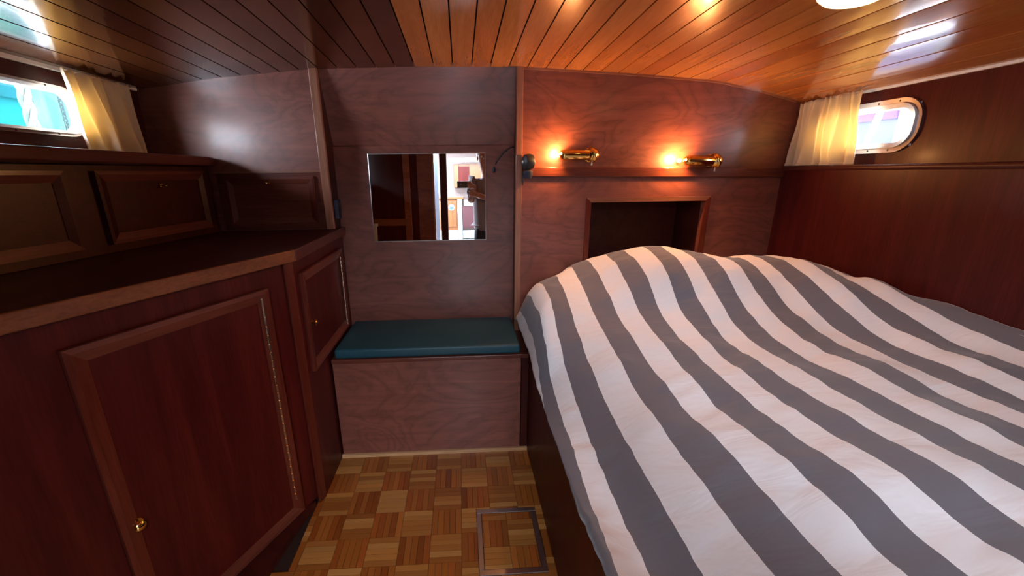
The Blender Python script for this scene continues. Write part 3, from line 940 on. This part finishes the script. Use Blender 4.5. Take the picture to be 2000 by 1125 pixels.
def cubic(xs, ys, x):
    """Catmull-Rom through uneven knots"""
    n = len(xs)
    if x <= xs[0]: return ys[0]
    if x >= xs[-1]: return ys[-1]
    i = 0
    while xs[i + 1] < x: i += 1

    def m(j):
        if j == 0: return (ys[1] - ys[0]) / (xs[1] - xs[0])
        if j == n - 1: return (ys[-1] - ys[-2]) / (xs[-1] - xs[-2])
        return (ys[j + 1] - ys[j - 1]) / (xs[j + 1] - xs[j - 1])
    h_ = xs[i + 1] - xs[i]
    t = (x - xs[i]) / h_
    return ((2 * t ** 3 - 3 * t ** 2 + 1) * ys[i] + (t ** 3 - 2 * t ** 2 + t) * h_ * m(i) + (-2 * t ** 3 + 3 * t ** 2) * ys[i + 1] + (t ** 3 - t ** 2) * h_ * m(i + 1))


def duvet():
    from mathutils import noise
    rows = [r[0] for r in DV]
    ny, nu = 132, 190
    vs_, uvs, fs = [], [], []
    for j in range(ny + 1):
        y = .12 + (2.035 - .12) * j / ny
        vals = [cubic(rows, [r[c] for r in DV], y) for c in range(1, 23)]
        uh, zh = vals[0], vals[1]
        ks, xs, zs = [uh], [.2775], [zh]
        for k in range(1, 21):
            if k > uh + .72:
                x = XK[k - 1]
                if k == 2 and y < 1.0:
                    x -= .018 * min(1, (1.0 - y) / .3)
                ks.append(k); xs.append(x); zs.append(vals[1 + k])
        ks.append(20.4); xs.append(1.658); zs.append(vals[21] - .012)
        for i in range(nu + 1):
            u = uh + (20.4 - uh) * i / nu
            x, z = cubic(ks, xs, u), cubic(ks, zs, u)
            p = Vector((x * 3.2, y * 4.5, 1.7))
            wr_ = noise.noise(p * 1.9) * .006 + noise.noise(Vector((x * 9 + y * 6, y * 22 - x * 8, 4.0))) * .005
            if u < 4.5:      # diagonal pull creases along the hanging side
                wr_ += .0035 * noise.noise(Vector((y * 30 + z * 26, z * 7, 9.1))) * min(1, (4.5 - u))
            vs_.append((x + (wr_ * .4 if u < 4 else 0), y, z + wr_))
            uvs.append((u, y))
    for j in range(ny):
        for i in range(nu):
            a = j * (nu + 1) + i
            fs.append((a, a + 1, a + nu + 2, a + nu + 1))
    me = bpy.data.meshes.new('duvet')
    me.from_pydata(vs_, [], fs)
    uv = me.uv_layers.new(name='UVMap')
    for l in me.loops:
        uv.data[l.index].uv = uvs[l.vertex_index]
    for p in me.polygons: p.use_smooth = True
    o = bpy.data.objects.new('duvet', me)
    COL.objects.link(o)
    s = o.modifiers.new('thickness', 'SOLIDIFY')
    s.thickness, s.offset = .022, -1
    m, t, b = nt('striped_cotton')
    b.inputs['Roughness'].default_value = .8
    b.inputs['Sheen Weight'].default_value = .25
    b.inputs['Specular IOR Level'].default_value = .25
    tc = N(t, 'ShaderNodeTexCoord')
    sp = N(t, 'ShaderNodeSeparateXYZ')
    t.links.new(tc.outputs['UV'], sp.inputs[0])
    hv = N(t, 'ShaderNodeMath', operation='MULTIPLY'); hv.inputs[1].default_value = .5
    fr = N(t, 'ShaderNodeMath', operation='FRACT')
    gt = N(t, 'ShaderNodeMath', operation='GREATER_THAN'); gt.inputs[1].default_value = .5
    t.links.new(sp.outputs['X'], hv.inputs[0]); t.links.new(hv.outputs[0], fr.inputs[0]); t.links.new(fr.outputs[0], gt.inputs[0])
    mx = N(t, 'ShaderNodeMix', data_type='RGBA')
    mx.inputs[6].default_value = (.88, .86, .86, 1)
    mx.inputs[7].default_value = (.165, .155, .175, 1)
    t.links.new(gt.outputs[0], mx.inputs[0])
    t.links.new(mx.outputs[2], b.inputs['Base Color'])
    n1 = N(t, 'ShaderNodeTexNoise'); n1.inputs['Scale'].default_value = 6.5; n1.inputs['Detail'].default_value = 3; n1.inputs['Distortion'].default_value = .9
    mp = N(t, 'ShaderNodeMapping'); mp.inputs['Rotation'].default_value = (0, 0, .6); mp.inputs['Scale'].default_value = (.7, 1.8, 1)
    t.links.new(tc.outputs['Object'], mp.inputs['Vector'])
    t.links.new(mp.outputs['Vector'], n1.inputs['Vector'])
    b1 = N(t, 'ShaderNodeBump'); b1.inputs['Strength'].default_value = .38; b1.inputs['Distance'].default_value = .02
    t.links.new(n1.outputs['Fac'], b1.inputs['Height'])
    t.links.new(b1.outputs['Normal'], b.inputs['Normal'])
    me.materials.append(m)
    tag(o, 'grey and white striped duvet spread over the bed and pillows', 'duvet')


duvet()

# ================================================================== BEHIND THE CAMERA: aft bulkhead, doorway, saloon
mb = panel_hole(MB(), 'y', AFT - .05, AFT, (-1.53, 1.80), (-.06, 2.14), [(-.155, .66, -.006, 1.84), (-.306, -.240, .10, 1.84)])
wb_ = tag(mb.build('wall_back', M['maho_flame']), 'mahogany aft bulkhead with the doorway, seen in the mirror', kind='structure')
M['cream'] = plain('cream_wall_paint', (.42, .35, .32), .6, vary=.03)
M['oak'] = wood('light_orange_wood', (.13, .045, .011), (.19, .072, .019), 'z', rough=.4)
M['maroon'] = plain('maroon_panel', (.045, .010, .013), .5)
MB().box(-.235, -.158, AFT, AFT + .03, 0, 1.86).build('door_post', M['maho_dark'], wb_)
MB().box(-.328, -.312, AFT, AFT + .02, 0, 1.9).build('door_bead', M['trim'], wb_)
wd = tag(empty('wardrobe_door', (0, AFT, 0)), 'framed wardrobe door on the aft bulkhead, left in the mirror', 'door')
MB().box(-1.25, -.50, .002, .014, .10, 1.80).build('panel', M['maho_red'], wd)
MB().box(-.665, -.585, .014, .030, .10, 1.80).build('stile', M['edge'], wd, bevel=.003)
MB().box(-1.25, -.665, .014, .028, .93, 1.01).build('rail', M['edge'], wd, bevel=.003)
for z in (1.19, 1.10):
    MB().ball((-.61, .036, z), .009, 10).build('knob', M['brass'], wd, smooth=True)
pr_ = tag(empty('towel_post', (-1.015, AFT + .10, 0)), 'white capped upright post beside the wardrobe, at the mirror corner', 'post')
MB().box(-.022, .022, -.02, .02, .0, .93).build('shaft', M['white_paint'], pr_)
MB().box(-.034, .034, -.03, .03, .93, .965).build('cap', M['white_paint'], pr_, bevel=.005)

# saloon shell
SX0, SX1, SY0, SY1, SZ = -1.53, 1.80, -3.45, AFT - .05, 2.14
tag(MB().box(SX0, SX1, SY0, SY1, -.06, -.004).build('floor_saloon', plain('pale_saloon_floor', (.60, .62, .64), .4)), 'pale floor of the saloon beyond the doorway', kind='structure')
tag(panel_hole(MB(), 'z', SZ, SZ + .05, (SX0, SX1), (SY0, SY1), [(-.9, .7, -2.7, -1.0)]).build('ceiling_saloon', M['cream']), 'cream saloon ceiling with skylight opening added to let daylight in', kind='structure')  # unseen skylight, added and sized to send sky light through the doorway
tag(panel_hole(MB(), 'x', SX0, SX0 + .05, (SY0, SY1), (-.06, SZ), [(-2.9, -1.0, 1.1, 1.85)]).build('wall_saloon_left', M['cream']), 'cream saloon side with long window opening added for daylight, port', kind='structure')  # unseen window opening, added so daylight reaches the cabin
tag(MB().box(SX1 - .05, SX1, SY0, SY1, -.06, SZ).build('wall_saloon_right', M['cream']), 'plain cream saloon side, starboard', kind='structure')
tag(MB().box(SX0, SX1, SY0 - .05, SY0, -.06, SZ).build('wall_saloon_back', plain('pinkish_cream_paint', (.20, .155, .14), .6, vary=.03)), 'far cream wall of the saloon', kind='structure')
portal((-.1, -1.85, SZ + .01), (0, 0, 0), 1.6, 1.7)
portal((SX0 + .02, -1.95, 1.475), (0, -PI / 2, 0), .75, 1.9)
sp_ = tag(empty('added_screen', (-.36, -1.35, 0)), 'pale blue upright screen added to make the bright daylight strip in the mirror', 'screen')  # added panel behind the bulkhead slot, stands in for a strip of daylight
MB().box(-.30, .06, -.02, .02, .0, 1.95).build('board', plain('pale_blue_gloss', (.17, .25, .33), .5), sp_, bevel=.004)
MB().box(-.31, .07, -.025, .025, 1.95, 1.98).build('top_rail', M['chrome_frame'], sp_)
M['saloon_white'] = plain('saloon_off_white', (.26, .28, .28), .5, vary=.03)
# saloon furniture as the mirror shows it
sc_ = tag(empty('galley_cabinet', (0, -3.05, 0)), 'light orange wood galley cabinet with round blue sticker, in the mirror', 'cabinet')
MB().box(-.55, -.065, -.38, 0, .66, 1.21).build('carcass', M['oak'], sc_)
MB().box(-.55, -.065, -.38, .06, .0, .66).build('plinth_step', M['saloon_white'], sc_)
MB().box(-.56, .05, -.38, .03, 1.215, 1.255).build('worktop', M['oak'], sc_, bevel=.005)
MB().box(-.52, -.15, .0, .012, .72, 1.17).build('door', M['oak'], sc_, bevel=.004)
MB().box(-.145, -.085, .0, .012, .72, 1.17).build('door', M['oak'], sc_, bevel=.004)
MB().lathe([(0, .055), (.003, .055)], (-.17, .013, 1.07), (0, 1, 0), 20).build('round_sticker', plain('pale_blue_sticker', (.09, .17, .24), .5), sc_)
MB().add([(-.200, .018, 1.045), (-.175, .018, 1.095), (-.165, .018, 1.06), (-.145, .018, 1.085), (-.135, .018, 1.05)], [(0, 1, 2, 3, 4)]).build('sticker_mark', plain('dark_blue_print', (.008, .03, .07), .5), sc_)
fp = tag(empty('fridge_panel', (0, -3.0, 0)), 'narrow white upright panel between galley cabinet and maroon locker', 'panel')
MB().box(-.06, .022, -.3, .0, .0, 1.21).build('board', M['saloon_white'], fp, bevel=.004)
MB().box(-.03, .0, .0, .006, .95, .96).build('latch', M['steel'], fp)
ml = tag(empty('maroon_locker', (0, -3.0, 0)), 'maroon fronted locker with white plinth behind the person, in the mirror', 'locker')
MB().box(.03, .95, -.3, .0, .70, 1.09).build('front', M['maroon'], ml)
MB().box(.06, .95, -.3, .01, 1.09, 1.20).build('top_board', M['saloon_white'], ml, bevel=.004)
MB().box(.03, .95, -.3, .06, .52, .66).build('plinth_step', M['saloon_white'], ml)
MB().box(.03, .95, -.3, .03, .66, .70).build('shadow_strip', M['groove'], ml)  # solid dark bar; the shade of a gap is put into its colour
MB().box(.03, .95, -.3, .25, .0, .50).build('base', M['saloon_white'], ml)
uc = tag(empty('wall_cupboard', (0, -3.2, 0)), 'high wall cupboard with brown door in orange frame, in the mirror', 'cupboard')
MB().box(-.115, .50, -.22, .0, 1.42, 1.83).build('carcass', M['oak'], uc)
MB().box(-.025, .17, .0, .012, 1.45, 1.79).build('door', M['maho_red'], uc)
MB().box(-.1, -.03, .0, .02, 1.42, 1.82).build('stile', M['oak'], uc, bevel=.003)
sl = tag(empty('strip_light', (.05, -3.1, 1.90)), 'white horizontal tube light above the wall cupboard, in the mirror', 'lamp')
MB().box(-.22, .35, -.03, .03, -.02, .03).build('housing', M['saloon_white'], sl, bevel=.01)
MB().tube([(-.20, .03, -.02), (.33, .03, -.02)], .014, 10).build('tube', emit('lit_tube', (1, .95, .85), 6), sl, smooth=True)
wc = tag(empty('wall_chart', (.19, -3.42, 1.62)), 'pale blue and white sheet hanging beside the person, in the mirror', 'poster')
MB().box(.0, .18, .0, .004, -.28, .15).build('sheet', plain('pale_sheet', (.22, .28, .28), .6), wc)

# ================================================================== PHONE AND PERSON (seen in the mirror)
ph = tag(empty('phone', (.040, -.014, 1.383)), 'black phone held sideways by the person in the mirror', 'phone')
MB().box(-.072, .072, -.0045, .0045, -.0355, .0355).build('body', M['black'], ph, bevel=.003, seg=3)
MB().box(-.071, .071, -.0055, -.0047, -.034, .034).build('screen', emit('phone_screen', (.2, .12, .1), .6), ph)
MB().box(-.064, -.040, .0045, .0065, -.014, .026).build('camera_bump', M['bluegrey'], ph, bevel=.001)
MB().lathe([(0, .004), (.001, .004)], (-.040 + .006, .0046, .004), (0, 1, 0), 12).build('lens', M['chrome_frame'], ph)


def skin_obj(name, verts, edges, radii, mat, parent=None, root=0, sub=2):
    me = bpy.data.meshes.new(name)
    me.from_pydata([tuple(v) for v in verts], edges, [])
    o = bpy.data.objects.new(name, me)
    COL.objects.link(o)
    o.modifiers.new('skin', 'SKIN')
    if not me.skin_vertices:
        bpy.context.view_layer.objects.active = o
        bpy.ops.mesh.customdata_skin_add()
    for i, sv in enumerate(me.skin_vertices[0].data):
        r = radii[i]
        sv.radius = r if isinstance(r, tuple) else (r, r)
        sv.use_root = (i == root)
    o.modifiers['skin'].use_smooth_shade = True
    s = o.modifiers.new('sub', 'SUBSURF')
    s.levels = s.render_levels = sub
    me.materials.append(mat)
    if parent: o.parent = parent
    return o


M['skin'] = plain('skin', (.36, .16, .10), .5, vary=.05)
M['hair'] = plain('dark_brown_hair', (.035, .018, .012), .5, bump=.4, bscale=120)
M['shirt'] = plain('grey_shirt_cloth', (.22, .18, .19), .85, bump=.2, bscale=300)
M['trousers'] = plain('dark_trouser_cloth', (.018, .02, .026), .85)
PXc, PYc = .335, -.44


def person():
    V, E, R = [], [], []

    def add(p, r, to=None):
        V.append(p); R.append(r)
        if to is not None: E.append((to, len(V) - 1))
        return len(V) - 1
    x, y = PXc, PYc
    pel = add((x, y, .95), (.15, .12))
    wai = add((x, y + .01, 1.08), (.15, .13), pel)
    che = add((x - .005, y, 1.30), (.165, .12), wai)
    nb = add((x - .02, y + .01, 1.48), (.07, .065), che)
    nk = add((x - .04, y + .03, 1.54), .055, nb)
    jw = add((x - .05, y + .06, 1.61), (.066, .075), nk)
    sk = add((x - .055, y + .05, 1.70), (.078, .092), jw)
    add((x - .055, y + .03, 1.775), (.06, .07), sk)
    for s in (-1, 1):
        hp = add((x + s * .09, y, .86), .09, pel)
        kn = add((x + s * .10, y + .02, .48), .062, hp)
        an = add((x + s * .10, y - .01, .09), .042, kn)
        ft = add((x + s * .11, y + .06, .035), (.045, .03), an)
        add((x + s * .115, y + .15, .028), (.04, .022), ft)
    def arm(sh, el, wr, palm, tips, thumb):
        a = add(sh, .06, che)
        b = add(el, .043, a)
        c = add(wr, .029, b)
        d = add(palm, (.036, .02), c)
        for pts in tips:
            last = d
            for i, p in enumerate(pts):
                last = add(p, .0095 - .001 * i, last)
        last = c
        for i, p in enumerate(thumb):
            last = add(p, .0105 - .001 * i, last)
    # left hand grips the free end of the phone, fingers over its front
    arm((x - .19, y + .01, 1.42), (x - .22, y + .14, 1.20), (.155, -.13, 1.345), (.128, -.062, 1.365),
        [[(.118, -.012, 1.398), (.092, .004, 1.402), (.072, .006, 1.400)],
         [(.120, -.008, 1.382), (.094, .007, 1.384), (.070, .008, 1.382)],
         [(.120, -.008, 1.366), (.096, .007, 1.366), (.076, .008, 1.366)],
         [(.118, -.012, 1.350), (.098, .004, 1.350), (.084, .006, 1.350)]],
        [(.120, -.070, 1.392), (.092, -.032, 1.398), (.072, -.026, 1.396)])
    # right hand supports from below
    arm((x + .18, y + .01, 1.42), (x + .20, y + .16, 1.18), (.215, -.12, 1.255), (.160, -.065, 1.280),
        [[(.130, -.030, 1.300), (.108, -.010, 1.318), (.098, .002, 1.330)],
         [(.128, -.036, 1.288), (.100, -.014, 1.300), (.086, -.002, 1.312)],
         [(.130, -.044, 1.276), (.104, -.022, 1.284), (.090, -.010, 1.294)],
         [(.134, -.052, 1.264), (.112, -.032, 1.268), (.100, -.022, 1.276)]],
        [(.170, -.050, 1.305), (.140, -.034, 1.326), (.122, -.030, 1.338)])
    body = skin_obj('person', V, E, R, M['skin'], None, pel)
    tag(body, 'person in grey shirt and dark trousers photographing the cabin, in the mirror', 'person')
    # shirt
    V2, E2, R2 = [], [], []

    def add2(p, r, to=None):
        V2.append(p); R2.append(r)
        if to is not None: E2.append((to, len(V2) - 1))
        return len(V2) - 1
    a = add2((x - .005, y + .01, .97), (.185, .145))
    b = add2((x - .02, y + .045, 1.10), (.205, .18), a)
    c = add2((x - .01, y + .02, 1.30), (.195, .145), b)
    d = add2((x - .012, y + .008, 1.45), (.11, .085), c)
    add2((x - .025, y + .015, 1.50), (.07, .066), d)
    for s in (-1, 1):
        e = add2((x + s * .19, y + .01, 1.42), .075, c)
        add2((x + s * .215, y + .11, 1.26), .060, e)
    skin_obj('shirt', V2, E2, R2, M['shirt'], body, 1)
    V3, E3, R3 = [], [], []
    V3.append((x, y, .97)); R3.append((.172, .135))
    V3.append((x, y, .90)); R3.append((.175, .14)); E3.append((0, 1))
    for s in (-1, 1):
        n0 = len(V3)
        V3 += [(x + s * .095, y, .80), (x + s * .10, y + .015, .48), (x + s * .10, y, .09)]
        R3 += [.108, .082, .070]
        E3 += [(1, n0), (n0, n0 + 1), (n0 + 1, n0 + 2)]
    skin_obj('trousers', V3, E3, R3, M['trousers'], body, 1)
    hx, hy = x - .055, y + .03
    MB().ball((hx, hy - .018, 1.725), .1, 18, (.93, 1.05, .92)).build('hair', M['hair'], body, smooth=True)
    for s in (-1, 1):
        MB().ball((hx + s * .032, hy + .098, 1.69), .011, 10).build('eye', M['white_paint'], body, smooth=True)
        MB().ball((hx + s * .080, hy + .02, 1.675), .026, 10, (.4, .7, 1.2)).build('ear', M['skin'], body, smooth=True)
    MB().lathe([(0, .006), (.02, .011), (.042, .016), (.046, .008)], (hx, hy + .105, 1.70), (0, .35, -1), 10).build('nose', M['skin'], body, smooth=True)
    MB().ball((hx, hy + .100, 1.622), .022, 10, (1, .35, .3)).build('mouth', plain('lips', (.30, .09, .07), .5), body, smooth=True)
    for s in (-1, 1):
        MB().hexa([(x + s * .11 - .045, y - .06, 0), (x + s * .11 + .045, y - .06, 0), (x + s * .115 + .05, y + .20, 0), (x + s * .115 - .05, y + .20, 0)],
                  [(x + s * .11 - .04, y - .05, .10), (x + s * .11 + .04, y - .05, .10), (x + s * .115 + .04, y + .18, .05), (x + s * .115 - .04, y + .18, .05)]).build('shoe', M['black'], body, bevel=.015, seg=3)


person()

# ================================================================== OUTSIDE THE PORTHOLES
nb_ = tag(empty('moored_boat', (-2.9, 1.0, 0)), 'turquoise side of a moored boat outside the left porthole', 'boat')
MB().box(-.4, .0, .55, 6, -1.2, 2.03).build('hull', plain('turquoise_hull_paint', (.004, .044, .046), 1.0, spec=0.0, bscale=6, vary=.25), nb_)
MB().box(.35, .40, 1.74, 1.94, -.2, 2.5).build('mint_board', plain('mint_paint', (.010, .068, .056), 1.0, spec=0.0), nb_)
MB().box(.0, .03, .55, 6, 1.88, 1.98).build('rubbing_strake', plain('teal_strake', (.004, .030, .034), 1.0, spec=0.0), nb_)
MB().box(-.04, .02, 1.61, 1.65, 1.99, 2.19).box(.0, .62, 1.61, 1.65, 2.154, 2.19).build('davit_arm', M['steel'], nb_)
rp = tag(empty('mooring_rope', (-2.3, 2.43, 0)), 'pale twisted rope hanging outside the left porthole', 'rope')
mb = MB()
for s in range(3):
    mb.tube([(.016 * math.cos(2 * PI * (i / 14 + s / 3)), .016 * math.sin(2 * PI * (i / 14 + s / 3)), .3 + i * .02) for i in range(100)], .014, 7)
mb.build('strands', plain('pale_rope_fibre', (.045, .072, .07), 1.0, spec=0.0), rp, smooth=True)
ch = tag(empty('hanging_chain', (-2.3, 2.63, 0)), 'dark chain hanging outside the left porthole', 'chain')
for i in range(40):
    z = 1.2 + i * .024
    ang = 0 if i % 2 else PI / 2
    MB().tube([(math.cos(ang) * .009 * math.cos(a), math.sin(ang) * .009 * math.cos(a), z + .018 * math.sin(a)) for a in [2 * PI * k / 10 for k in range(11)]], .0045, 6, cap=False).build('link', plain('dark_chain_steel', (.004, .016, .018), 1.0, spec=0.0) if i == 0 else bpy.data.materials['dark_chain_steel'], ch, smooth=True)
wr2 = tag(empty('neighbour_cruiser', (2.85, 1.0, 0)), 'blue and purple side of a boat outside the right porthole, white cabin end', 'boat')
MB().box(.0, .4, .95, 6, -1.2, 1.69).build('blue_side', plain('blue_hull_paint', (.024, .030, .055), 1.0, spec=0.0, bscale=6, vary=.12), wr2)
MB().box(-.01, .4, .95, 6, 1.69, 2.1).build('purple_band', plain('purple_canvas', (.032, .018, .042), 1.0, spec=0.0, bscale=6, vary=.1), wr2)
MB().box(-.30, -.02, .5, 1.36, -1.2, 2.1).build('white_cabin', plain('white_cabin_paint', (.30, .34, .36), 1.0, spec=0.0), wr2)
hs = tag(empty('hose', (2.5, 2.44, 0)), 'pale wavy hose hanging outside the right porthole', 'hose')
MB().tube([(0, .028 * math.sin(i * .55), .6 + i * .06) for i in range(30)], .018, 10).build('pipe', plain('pale_hose', (.055, .078, .078), 1.0, spec=0.0), hs, smooth=True)
